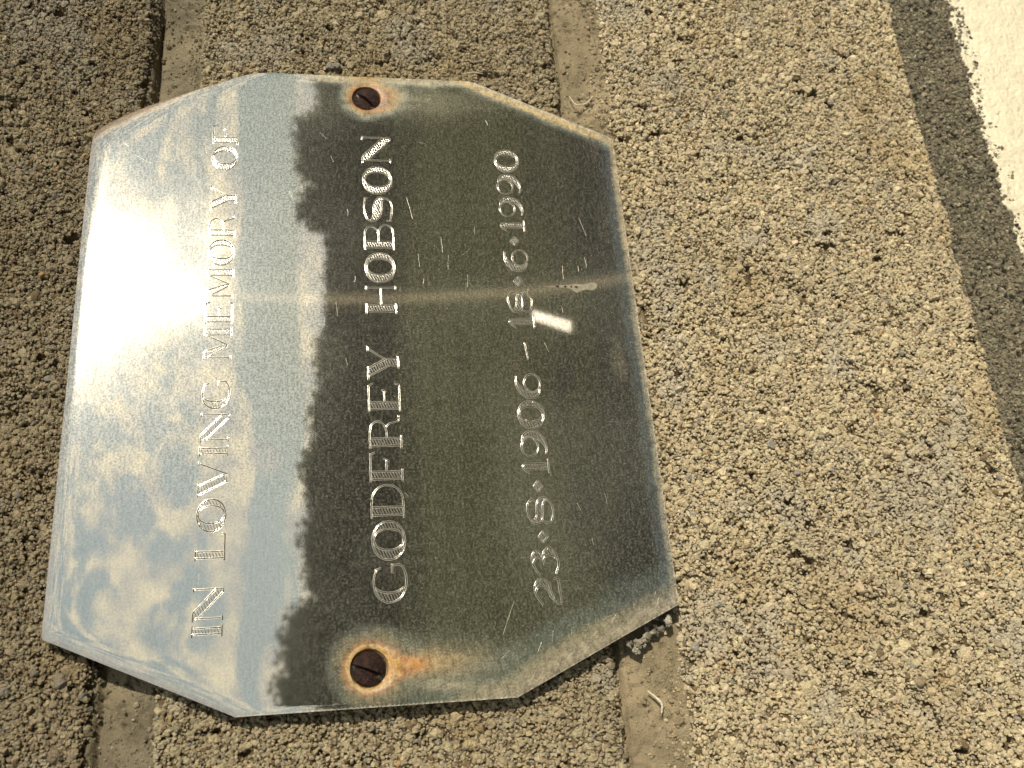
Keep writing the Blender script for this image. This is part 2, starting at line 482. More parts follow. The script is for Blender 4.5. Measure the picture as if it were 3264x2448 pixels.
# ------------------------------------------------------------------ painted foot of the wall
M_paint, t, o = new_mat('cream_masonry_paint')
p = t.n('ShaderNodeBsdfPrincipled'); t.l(p.outputs[0], o.inputs[0])
tcn = t.n('ShaderNodeTexCoord').outputs['Object']
c = t.mix(t.ramp(t.noise(tcn, 90, 4, .6).outputs[0], .3, .7), (.56, .51, .385), (.64, .595, .465))
dirt = t.ramp(t.noise(t.map(tcn, (.6, 1, 2.2)), 420, 4, .65).outputs[0], .58, .70)
c = t.mix(t.math('MULTIPLY', dirt, .45), c, (.38, .34, .27))
t.l(c, p.inputs['Base Color']); p.inputs['Roughness'].default_value = .6
b = t.n('ShaderNodeBump'); b.inputs['Strength'].default_value = .8; b.inputs['Distance'].default_value = .0009
t.l(t.noise(tcn, 650, 4, .6).outputs[0], b.inputs['Height']); t.l(b.outputs[0], p.inputs['Normal'])

def paint_edge(x):
    z0_ = np.zeros_like(x)
    return -190.0 - .02 * np.abs(x - 75) + 1.6 * fbm(x, z0_, 24, 71, 2) + 2.6 * fbm(x, z0_, 5, 72, 3) + 3.0 * fbm(x, z0_, 1.5, 73, 3)
step = .4
xs = np.arange(-110, 190, step); zs = np.arange(-262, -186, step)
X, Z = np.meshgrid(xs, zs, indexing='ij')
pe = paint_edge(X)
dd = pe - Z
Y = 5.35 - .25 * fbm(X, Z, 3.2, 81, 3) * 2 - .5 * fbm(X, Z, 14, 82, 2) - .5 * sstep(0, 10, dd)
hole = sstep(.20, .27, fbm(X, Z, 1.3, 83, 2)) * (1 - sstep(.5, 7, dd)) + sstep(.34, .38, fbm(X, Z, 1.2, 84, 2)) * (1 - sstep(6, 30, dd))
Y = Y + .8 * hole
Y = np.where(dd < 0, Y + 1.8, Y)
Y[:, 0] = 6
co = np.stack([X, Y, Z], -1).reshape(-1, 3) * MM
F = grid_faces(len(xs), len(zs))
ok = (dd.reshape(-1)[F] > -.45).all(1) & ((hole.reshape(-1)[F] < .75).any(1))
me = mesh_np('painted_band', co, F[ok], M_paint, True)
link('painted_band', me, wall)
# the rest of the painted foot, down to the ground and to both sides
bm = bmesh.new()
def qbox(bm, x0, x1, y0, y1, z0, z1):
    bmesh.ops.create_cube(bm, size=1, matrix=Matrix.Translation(((x0 + x1) / 2 * MM, (y0 + y1) / 2 * MM, (z0 + z1) / 2 * MM)) @ Matrix.Diagonal(((x1 - x0) * MM, (y1 - y0) * MM, (z1 - z0) * MM, 1)))
qbox(bm, -1150, 1150, 5.6, 150, -1540, -261)
qbox(bm, -1150, -110.2, 5.5, 150, -260.8, -197)
qbox(bm, 190.2, 1150, 5.5, 150, -260.8, -197)
link('painted_plinth', bm_mesh('painted_plinth', bm, M_paint), wall)

# ================================================================== THE PLAQUE
plaque = link('memorial_plaque', None, loc=(0, 0, ZC),
              label='polished steel eight-sided memorial plaque engraved to Godfrey Hobson, held by two rusty screws',
              category='plaque')
PW, PH, CX, CZ = 83.0, 68.92, 18.03, 39.30
OCT = np.array([(PW - CX, PH), (PW, PH - CZ), (PW, -PH + CZ), (PW - CX, -PH), (-PW + CX, -PH), (-PW, -PH + CZ), (-PW, PH - CZ), (-PW + CX, PH)])
SCR = [(75.6, -.7, 3.95), (-74.9, 2.1, 4.15)]
SCREW_R = 3.68

def oct_dist(x, z):
    """distance inside the outline and per-edge distances"""
    ds = []
    for i in range(8):
        a = OCT[i]; b_ = OCT[(i + 1) % 8]
        e = b_ - a; e = e / np.hypot(*e)
        ds.append((x - a[0]) * e[1] * 1.0 - (z - a[1]) * e[0])
    ds = np.array(ds)
    s = np.sign(np.array([(0 - OCT[i][0]) * ((OCT[(i + 1) % 8] - OCT[i])[1]) - (0 - OCT[i][1]) * ((OCT[(i + 1) % 8] - OCT[i])[0]) for i in range(8)]))
    ds = ds * s[:, None] if ds.ndim == 2 else ds * s
    return ds
# edges: 0 upper right, 1 right, 2 lower right, 3 bottom, 4 lower left, 5 left, 6 upper left, 7 top

def plate_y(x, z):
    ds = np.maximum(oct_dist(x, z), 0)
    y = np.zeros_like(x)
    for i, (a_, l_) in enumerate([(.55, .75), (.35, .6), (.12, .3), (.10, .25), (.30, .5), (.10, .25), (.55, .8), (.55, .8)]):
        y = y + a_ * np.exp(-ds[i] / l_)
    # the upper right corner has been knocked back
    rc = np.hypot(x - 66.5, (z - 71)) 
    y = y + 2.6 * np.exp(-(np.maximum(ds[0], 0) / 3.2) ** 1.3) * np.exp(-(np.maximum(ds[7], 0) / 9.0) ** 1.5)
    y = y + .5 * np.exp(-(ds[7] / 2.2) ** 1.5) * sstep(20, 66, x)
    # soft waviness of thin sheet
    y = y + .05 * fbm(x, z, 60, 901, 1) + .010 * fbm(x, z, 22, 903, 1)
    for cx, cz, r in SCR:
        d = np.hypot(x - cx, z - cz)
        y = y + .22 * np.exp(-((d - r) / 1.2).clip(0) ** 1.2)
    return y

rng = np.random.default_rng(11)
pts = []
def ring_oct(inset, step_):
    # inset octagon, densified
    lines = []
    for i in range(8):
        a = OCT[i]; b_ = OCT[(i + 1) % 8]
        e = (b_ - a) / np.hypot(*(b_ - a)); nrm = np.array([-e[1], e[0]])
        if np.dot(nrm, -a) < 0: nrm = -nrm
        lines.append((a + nrm * inset, e))
    vs = []
    for i in range(8):
        p1, e1 = lines[i - 1]; p2, e2 = lines[i]
        t_ = np.linalg.solve(np.array([e1, -e2]).T, p2 - p1)
        vs.append(p1 + e1 * t_[0])
    outp = []
    for i in range(8):
        a, b_ = vs[i], vs[(i + 1) % 8]
        n = max(2, int(np.hypot(*(b_ - a)) / step_))
        for k in range(n): outp.append(a + (b_ - a) * k / n)
    return outp
outer = ring_oct(0, .8)
pts += outer
nb = len(outer)
edges = [(i, (i + 1) % nb) for i in range(nb)]
hole_loops = []
for cx, cz, r in SCR:
    s0 = len(pts); n = 72
    for k in range(n):
        a_ = 2 * math.pi * k / n
        rr = r * (1 + .012 * math.sin(3 * a_ + cx))
        pts.append(np.array([cx + rr * math.cos(a_), cz + rr * math.sin(a_)]))
    edges += [(s0 + k, s0 + (k + 1) % n) for k in range(n)]
    hole_loops.append((s0, n))
    for q in (.3, .7, 1.2, 1.8, 2.5):
        for k in range(60):
            a_ = 2 * math.pi * (k + q) / 60
            pts.append(np.array([cx + (r + q) * math.cos(a_), cz + (r + q) * math.sin(a_)]))
for ins in (.06, .13, .2, .29, .39, .5, .62, .76, .92, 1.1, 1.35, 1.65, 2.0, 2.4, 2.9, 3.5):
    pts += ring_oct(ins, 1.0)
gx, gz = np.meshgrid(np.arange(-PW, PW, .9), np.arange(-PH, PH, .9), indexing='ij')
g = np.stack([gx.ravel(), gz.ravel()], 1) + rng.uniform(-.12, .12, (gx.size, 2))
ok = oct_dist(g[:, 0], g[:, 1]).min(0) > 4.3
for cx, cz, r in SCR:
    ok &= np.hypot(g[:, 0] - cx, g[:, 1] - cz) > r + 3.0
pts = np.concatenate([np.array(pts), g[ok]])
# drop ring points that fall inside the holes' surroundings too tightly or outside
keep = np.ones(len(pts), bool)
for cx, cz, r in SCR:
    d = np.hypot(pts[:, 0] - cx, pts[:, 1] - cz)
    keep &= ~((d < r - .05))
dmin = oct_dist(pts[:, 0], pts[:, 1]).min(0)
keep &= dmin > -.01
idx = np.cumsum(keep) - 1
edges = [(int(idx[a]), int(idx[b_])) for a, b_ in edges if keep[a] and keep[b_]]
pts = pts[keep]
V2, _, F2, vmap, _, _ = delaunay_2d_cdt([Vector(q) for q in pts], edges, [], 0, 1e-4)
V2 = np.array([v[:] for v in V2])
F2 = np.array([f for f in F2 if len(f) == 3])
cen = V2[F2].mean(1)
okf = np.ones(len(F2), bool)
for cx, cz, r in SCR:
    okf &= np.hypot(cen[:, 0] - cx, cen[:, 1] - cz) > r * .985
F2 = F2[okf]
a = V2[F2[:, 1]] - V2[F2[:, 0]]; b_ = V2[F2[:, 2]] - V2[F2[:, 0]]
fl = (a[:, 0] * b_[:, 1] - a[:, 1] * b_[:, 0]) < 0
F2[fl] = F2[fl][:, ::-1]                      # counter-clockwise seen with x right, z up -> normal -y
Yp = plate_y(V2[:, 0], V2[:, 1])
co = np.stack([V2[:, 0], Yp, V2[:, 1]], 1)
# sheet edge: turn back at the rim and round the holes
from collections import Counter
ec = Counter()
for f_ in F2:
    for i in range(3):
        ec[(int(f_[i]), int(f_[(i + 1) % 3]))] += 1
bd = [(i, j) for (i, j) in ec if (j, i) not in ec]
bv = sorted({i for e in bd for i in e})
bi = {v: len(co) + k for k, v in enumerate(bv)}
rim = co[bv].copy()
for k, v in enumerate(bv):
    x, z = V2[v]
    for cx, cz, r in SCR:
        if math.hypot(x - cx, z - cz) < r + .5:
            s_ = (r - .35) / math.hypot(x - cx, z - cz)
            rim[k, 0] = cx + (x - cx) * s_; rim[k, 2] = cz + (z - cz) * s_
rim[:, 1] += 1.0
co = np.concatenate([co, rim])
Fs = []
for i, j in bd:
    Fs.append((j, i, bi[i])); Fs.append((j, bi[i], bi[j]))
F_all = np.concatenate([F2, np.array(Fs)])

# ---- stains: rust round the screws, tarnish along the rims, scuffed lower left corner
x = co[:, 0]; z = co[:, 2]
wx = x + 1.6 * fbm(x, z, 7, 201, 3); wz = z + 1.6 * fbm(x, z, 7, 207, 3)
ds = np.maximum(oct_dist(x, z), 0)
S = np.zeros((len(co), 3)); Aa = np.zeros(len(co))
def layer(col, a):
    global S, Aa
    a = np.clip(a, 0, 1)
    na = a + Aa * (1 - a)
    S = np.where(na[:, None] > 1e-5, (np.array(col)[None] * a[:, None] + S * (Aa * (1 - a))[:, None]) / np.maximum(na, 1e-5)[:, None], S)
    Aa = na
nz1 = fbm(x, z, 9, 231, 3); nz2 = fbm(x, z, 3, 237, 3)
# rims
e1 = ds[1] + 1.6 * nz1                 # right edge
layer((.16, .21, .21), .3 * sstep(3.6, 2.6, e1) * sstep(20, -5, z))
layer((.50, .44, .31), .85 * sstep(2.9, 1.4, e1) * sstep(22, 8, z))
e2 = ds[2] + 1.8 * nz1                 # lower right
layer((.17, .22, .21), .35 * sstep(5.2, 3.9, e2))
layer((.47, .40, .26), .9 * sstep(4.2, 2.2, e2))
layer((.58, .42, .19), .65 * sstep(3.4, 2.0, e2) * sstep(.4, 1.4, ds[2]))
layer((.56, .50, .40), .75 * sstep(1.3, .4, ds[2] + .8 * nz2))
e3 = ds[3] + 1.4 * nz1                 # bottom
layer((.09, .12, .145), .36 * sstep(4.8, 3.0, e3 + 2.0 * nz2))
layer((.30, .26, .18), .30 * sstep(9.5, 6.5, e3 + 3 * nz2) * sstep(4.0, 6.0, e3) * sstep(-.12, .15, fbm(x, z, 26, 281, 2)))
layer((.36, .33, .24), .6 * sstep(2.2, .9, e3))
layer((.52, .40, .22), .6 * sstep(1.9, .5, e3 + .15 * (60 - x) / 10))
e4 = ds[4] + 2.6 * nz1 + 1.2 * nz2      # lower left clipped corner: dull and scuffed
layer((.13, .17, .15), .35 * sstep(13, 8, e4))
layer((.25, .22, .17), .55 * sstep(7.0, 3.2, e4))
layer((.46, .41, .34), .55 * sstep(4.0, 1.0, e4 - 3.4 * nz2 - 2 * nz1))
layer((.30, .25, .13), .4 * sstep(6.5, 4.8, e4) * sstep(-58, -72, x))
e0 = ds[0] + .8 * nz1                  # upper right, knocked corner
layer((.50, .47, .40), .30 * sstep(3.0, .8, e0))
layer((.25, .18, .125), .95 * sstep(5.0, 3.2, ds[0] + .18 * np.maximum(ds[7] - 1, 0) + .5 * nz1))
layer((.52, .44, .33), .6 * sstep(1.2, .3, np.abs(ds[0] + .18 * np.maximum(ds[7] - 1, 0) - 4.6 + .5 * nz1)))
layer((.24, .20, .17), .55 * sstep(2.4, .7, ds[7]) * sstep(30, 62, x))
layer((.30, .26, .28), .45 * sstep(1.0, .3, ds[7]))
layer((.30, .26, .28), .45 * sstep(1.3, .4, ds[6]))
# top-of-photograph screw (right)
cx, cz, r = SCR[0]
dx, dz = wx - cx, wz - cz
rr = np.hypot(dx * 1.0, dz * np.where(dz < 0, .62, 1.0))
run = np.exp(-((dx + .5) / 4.2) ** 2) * sstep(3, -3, dz) * sstep(-44, -10, dz)
layer((.36, .34, .24), .38 * run)
layer((.20, .24, .22), .35 * sstep(7.9, 7.0, rr))
layer((.31, .275, .17), .85 * sstep(7.3, 5.6, rr + 1.2 * nz2 + 1.6 * nz1))
layer((.42, .25, .065), .85 * sstep(6.1, 4.8, rr + 1.8 * nz2 + 1.5 * nz1))
layer((.34, .115, .02), .8 * sstep(5.2, 4.2, np.hypot(x - cx, (z - cz) * np.where(z < cz, .7, 1)) + 1.1 * nz2))
edge_or = np.exp(-((z - cz) / 4.5) ** 2) * sstep(4.0, 1.0, ds[1])
layer((.46, .28, .07), .8 * edge_or)
tk = sstep(.10, .16, nz2) * sstep(6.6, 4.5, np.hypot(x - cx, z - cz - 0)) * sstep(1, -1, z - cz)
layer((.14, .06, .03), .7 * tk)
# other screw (left)
cx, cz, r = SCR[1]
dx, dz = wx - cx, wz - cz
rr = np.hypot(dx, dz * np.where(dz < 0, .75, 1.0))
lo = np.clip(-dz, 0, 60)
run = np.exp(-(dx / (1.5 + .06 * lo)) ** 2) * sstep(4, 9, lo)
layer((.30, .30, .22), .45 * np.exp(-((dx + .5) / 5.0) ** 2) * sstep(2, 8, lo) * sstep(42, 14, lo))
layer((.19, .21, .16), .35 * sstep(10.2, 8.0, rr))
layer((.21, .165, .075), .72 * sstep(8.8, 5.6, rr + 1.6 * nz2 + 2.0 * nz1))
layer((.52, .33, .12), .60 * run * sstep(30, 9, lo))
layer((.50, .19, .02), .9 * np.exp(-(dx / 1.6) ** 2) * sstep(4, 7, lo) * sstep(15, 9.0, lo))
layer((.42, .38, .26), .55 * np.exp(-((dx + 3.2 + .10 * lo) / 1.1) ** 2) * sstep(9, 14, lo) * sstep(26, 18, lo))
dd0 = np.hypot(x - cx, z - cz)
# tear-shaped crust with a pale rim
ex = (x - cx); ez = (z - cz)
ang_ = np.arctan2(-ez, ex)            # pi/2 is straight down
tip = np.exp(-np.abs((ang_ - math.pi / 2) / .50) ** 1.5)
Rt = r + .75 + 3.0 * tip + .5 * nz2 + .4 * nz1
layer((.42, .14, .03), .8 * sstep(Rt + 1.3, Rt + .1, dd0))
layer((.50, .42, .22), .9 * sstep(Rt + .25, Rt - .1, dd0))
layer((.44, .22, .03), .92 * sstep(Rt - .30, Rt - .55, dd0))
layer((.38, .17, .04), .5 * sstep(.02, .16, nz2) * sstep(Rt, Rt - .8, dd0))
# general thin tarnish
layer((.22, .24, .18), .10 * sstep(-.05, .25, fbm(x, z, 40, 261, 3)))
# inside of the holes and back turn: rust
S[len(V2):] = (.20, .09, .03); 
hole_v = np.zeros(len(co), bool)
for cx, cz, r in SCR:
    hole_v |= (np.hypot(x - cx, z - cz) < r + .05)
S[hole_v & (np.arange(len(co)) >= len(V2))] = (.30, .17, .05); Aa[hole_v & (np.arange(len(co)) >= len(V2))] = 1
rimv = (np.arange(len(co)) >= len(V2)) & ~hole_v
S[rimv] = (.45, .38, .28); Aa[rimv] = .25
# bright bevel highlight painted in pale colour along the bare cut edges
for k_ in (3, 4, 5):
    ed = (ds[k_] < .14) & (ds[k_] > -.2) & ~hole_v & ~rimv
    S[ed] = (.72, .66, .54); Aa[ed] = .75

# steel
def steel(name, stains=True, groove=False):
    mt, t, o = new_mat(name)
    tcn = t.n('ShaderNodeTexCoord').outputs['Object']
    fine = t.noise(tcn, 2100, 2, .7).outputs[0]          # grain of the old brushed finish
    fine2 = t.noise(t.map(tcn, (.35, 1, 1)), 1500, 3, .6).outputs[0]
    blotch = t.noise(tcn, 45, 4, .6).outputs[0]
    worn = t.math('ADD', t.math('MULTIPLY', fine, .65), t.math('MULTIPLY', fine2, .35))
    sx = t.n('ShaderNodeSeparateXYZ'); t.l(tcn, sx.inputs[0])
    pol = t.math('MULTIPLY', t.ramp(sx.outputs[0], -.012, -.05), t.ramp(sx.outputs[2], .008, .02))   # better kept polish
    worn = t.math('ADD', t.math('MULTIPLY', t.math('SUBTRACT', worn, .5), t.math('SUBTRACT', 1.0, t.math('MULTIPLY', pol, .75))), .5)
    lum = t.ramp(worn, .38, .62, .42, .80)
    lc = t.n('ShaderNodeVectorMath', operation='SCALE'); lc.inputs[0].default_value = (1.0, .98, .93); t.l(lum, lc.inputs['Scale'])
    g1 = t.n('ShaderNodeBsdfGlossy'); g1.distribution = 'GGX'; g1.inputs['Roughness'].default_value = .20 if groove else .025
    g2 = t.n('ShaderNodeBsdfGlossy'); g2.inputs['Roughness'].default_value = .24
    g3 = t.n('ShaderNodeBsdfGlossy'); g3.inputs['Roughness'].default_value = .2; g3.inputs['Anisotropy'].default_value = .94
    cv = t.n('ShaderNodeCombineXYZ'); cv.inputs[0].default_value = 1
    t.l(cv.outputs[0], g3.inputs['Tangent'])
    for g_ in (g1, g2): t.l(lc.outputs[0], g_.inputs['Color'])
    g3.inputs['Color'].default_value = (.72, .62, .46, 1)
    m1 = t.n('ShaderNodeMixShader'); m1.inputs[0].default_value = .10 if groove else .02
    t.l(g1.outputs[0], m1.inputs[1]); t.l(g2.outputs[0], m1.inputs[2])
    m2 = t.n('ShaderNodeMixShader'); m2.inputs[0].default_value = .0 if groove else .0011
    t.l(m1.outputs[0], m2.inputs[1]); t.l(g3.outputs[0], m2.inputs[2])
    res = m2
    if not groove:
        # specks of dust and lime catching the sun
        df = t.n('ShaderNodeBsdfDiffuse'); df.inputs['Color'].default_value = (.52, .50, .42, 1)
        fac = t.math('ADD', t.ramp(worn, .46, .66, 0.022, .16), t.ramp(blotch, .45, .8, .0, .02))
        m3 = t.n('ShaderNodeMixShader'); t.l(fac, m3.inputs[0]); t.l(m2.outputs[0], m3.inputs[1]); t.l(df.outputs[0], m3.inputs[2])
        res = m3
        bmp = t.n('ShaderNodeBump'); bmp.inputs['Strength'].default_value = .012; bmp.inputs['Distance'].default_value = .00002
        t.l(fine, bmp.inputs['Height'])
        t.l(bmp.outputs[0], g1.inputs['Normal'])
    if stains:
        st = t.n('ShaderNodeAttribute'); st.attribute_name = 'stain'
        sa = t.n('ShaderNodeAttribute'); sa.attribute_name = 'stain_amount'
        nn = t.noise(tcn, 520, 5, .72).outputs[0]
        fa = t.math('MULTIPLY', sa.outputs['Fac'], t.ramp(nn, .32, .68, .50, 1.25), clamp=True)
        sd = t.n('ShaderNodeBsdfPrincipled'); sd.inputs['Roughness'].default_value = .5
        sd.inputs['Specular IOR Level'].default_value = .6
        sv = t.n('ShaderNodeVectorMath', operation='SCALE'); t.l(st.outputs['Color'], sv.inputs[0]); t.l(t.ramp(worn, .36, .64, .50, .95), sv.inputs['Scale'])
        t.l(sv.outputs[0], sd.inputs['Base Color'])
        m4 = t.n('ShaderNodeMixShader'); t.l(fa, m4.inputs[0]); t.l(res.outputs[0], m4.inputs[1]); t.l(sd.outputs[0], m4.inputs[2])
        res = m4
    t.l(res.outputs[0], o.inputs[0])
    return mt
M_steel = steel('polished_steel')
M_groove = steel('engraved_steel', stains=False, groove=True)
_t = M_groove.node_tree; _o = [n for n in _t.nodes if n.type == 'OUTPUT_MATERIAL'][0]; _src = _o.inputs[0].links[0].from_socket
_d = _t.nodes.new('ShaderNodeBsdfDiffuse'); _d.inputs[0].default_value = (.56, .54, .46, 1)
_m = _t.nodes.new('ShaderNodeMixShader'); _m.inputs[0].default_value = .32
_t.links.new(_src, _m.inputs[1]); _t.links.new(_d.outputs[0], _m.inputs[2]); _t.links.new(_m.outputs[0], _o.inputs[0])
M_cut = rough_mat('grimy_shaded_cut', (.022, .019, .014), (.05, .043, .032), 900, .8, spec=.1)  # grime and the shade of the cut bottom, both put into one dark colour

me = mesh_np('plate', co * MM, F_all, M_steel, True)
a_ = me.attributes.new('stain', 'FLOAT_COLOR', 'POINT'); a_.data.foreach_set('color', np.concatenate([S, np.ones((len(S), 1))], 1).astype(np.float32).ravel())
a_ = me.attributes.new('stain_amount', 'FLOAT', 'POINT'); a_.data.foreach_set('value', np.clip(Aa, 0, 1).astype(np.float32))
# the turned edge stays crisp against the face
me.polygons.foreach_set('use_smooth', np.concatenate([np.ones(len(F2), bool), np.zeros(len(Fs), bool)]))
e_ = .02
nx_ = -(plate_y(V2[:, 0] + e_, V2[:, 1]) - plate_y(V2[:, 0] - e_, V2[:, 1])) / (2 * e_)
nz_ = -(plate_y(V2[:, 0], V2[:, 1] + e_) - plate_y(V2[:, 0], V2[:, 1] - e_)) / (2 * e_)
nrm = np.stack([-nx_, -np.ones_like(nx_), -nz_], 1); nrm /= np.linalg.norm(nrm, axis=1)[:, None]
fn = np.cross(co[F_all[:, 1]] - co[F_all[:, 0]], co[F_all[:, 2]] - co[F_all[:, 0]]); fn /= np.maximum(np.linalg.norm(fn, axis=1)[:, None], 1e-12)
ln = np.repeat(fn[:, None, :], 3, 1); ln[:len(F2)] = nrm[F2]
if len(me.polygons) == len(F_all): me.normals_split_custom_set(ln.reshape(-1, 3).tolist())
else: print('plate polygons changed')
link('plate', me, plaque)
# back of the sheet
bm = bmesh.new()
by = plate_y(OCT[:, 0] * .96, OCT[:, 1] * .96)
vs = [bm.verts.new((q[0] * .96 * MM, (float(by[k]) + 1.2) * MM, q[1] * .96 * MM)) for k, q in enumerate(OCT)]
bmesh.ops.triangulate(bm, faces=[bm.faces.new(vs)])
link('plate_back', bm_mesh('plate_back', bm, M_steel), plaque)

# ---- screws
M_rust, t, o = new_mat('rusty_screw_steel')
p = t.n('ShaderNodeBsdfPrincipled'); t.l(p.outputs[0], o.inputs[0])
tcn = t.n('ShaderNodeTexCoord').outputs['Object']
c = t.mix(t.ramp(t.noise(tcn, 900, 4, .6).outputs[0], .35, .65), (.008, .004, .003), (.032, .012, .008))
c = t.mix(t.ramp(t.noise(tcn, 1900, 3, .6).outputs[0], .62, .72), c, (.075, .04, .032))
t.l(c, p.inputs['Base Color']); p.inputs['Roughness'].default_value = .7; p.inputs['Specular IOR Level'].default_value = .25
b = t.n('ShaderNodeBump'); b.inputs['Strength'].default_value = 1.0; b.inputs['Distance'].default_value = .0004
t.l(t.noise(tcn, 1800, 4, .65).outputs[0], b.inputs['Height']); t.l(b.outputs[0], p.inputs['Normal'])
def screw(cx, cz, sd, off, seed, proud, tilt):
    R = SCREW_R; nr, na = 60, 160
    rr_, aa = np.meshgrid(np.linspace(0, 1, nr) ** .9, np.linspace(0, 2 * math.pi, na, endpoint=False), indexing='ij')
    X = rr_ * R * np.cos(aa); Z = rr_ * R * np.sin(aa)
    X = X * (1 + .02 * fbm(np.cos(aa) * 3, np.sin(aa) * 3, 1, seed, 2)); 
    sdv = np.array(sd) / np.hypot(*sd); pn = np.array([-sdv[1], sdv[0]])
    dist = np.abs(X * pn[0] + Z * pn[1] - off)
    Y = .55 - proud * (1 - rr_ ** 2) - .34 * fbm(X + seed, Z, 1.0, seed, 3)
    Y = Y + 1.15 * (1 - sstep(.46, .60, dist + .08 * fbm(X, Z, .8, seed + 3, 2)))
    Y = Y + tilt[0] * X + tilt[1] * Z
    Y[-1] += 1.2
    co_ = np.stack([X, Y, Z], -1).reshape(-1, 3)
    i = np.arange(nr - 1)[:, None]; j = np.arange(na)[None, :]
    F = np.stack([i * na + j, (i + 1) * na + j, (i + 1) * na + (j + 1) % na, i * na + (j + 1) % na], -1).reshape(-1, 4)
    me = mesh_np('screw', co_ * MM, F, M_rust, True)
    return link('screw', me, plaque, loc=(cx * MM, .25 * MM, cz * MM))
s1 = screw(75.6, -.7, (-.66, -.75), -.75, 3, 1.25, (-.03, .05))
s1['label'] = 'dark rusted slotted screw at the right end'
s2 = screw(-74.9, 2.25, (-.36, -.93), -.75, 9, 1.35, (.04, -.04))
s2['label'] = 'dark rusted slotted screw at the left end with an orange tear-shaped stain'

# ------------------------------------------------------------------ engraved lettering
def cr(ptsl, n=7):
    """smooth curve through points"""
    P = [np.array(q, float) for q in ptsl]
    P = [2 * P[0] - P[1]] + P + [2 * P[-1] - P[-2]]
    outp = []
    for i in range(1, len(P) - 2):
        p0, p1, p2, p3 = P[i - 1:i + 3]
        for k in range(n):
            t_ = k / n
            outp.append(.5 * ((2 * p1) + (-p0 + p2) * t_ + (2 * p0 - 5 * p1 + 4 * p2 - p3) * t_ ** 2 + (-p0 + 3 * p1 - 3 * p2 + p3) * t_ ** 3))
    outp.append(P[-2])
    return outp
def ell(cx, cy, rx, ry, n=48, a0=0, a1=360, tilt=0, sq=2.0):
    outp = []
    for k in range(n + 1):
        a = math.radians(a0 + (a1 - a0) * k / n)
        c, s = math.cos(a), math.sin(a)
        outp.append(np.array([cx + rx * math.copysign(abs(c) ** (2 / sq), c) + tilt * s, cy + ry * math.copysign(abs(s) ** (2 / sq), s)]))
    return outp
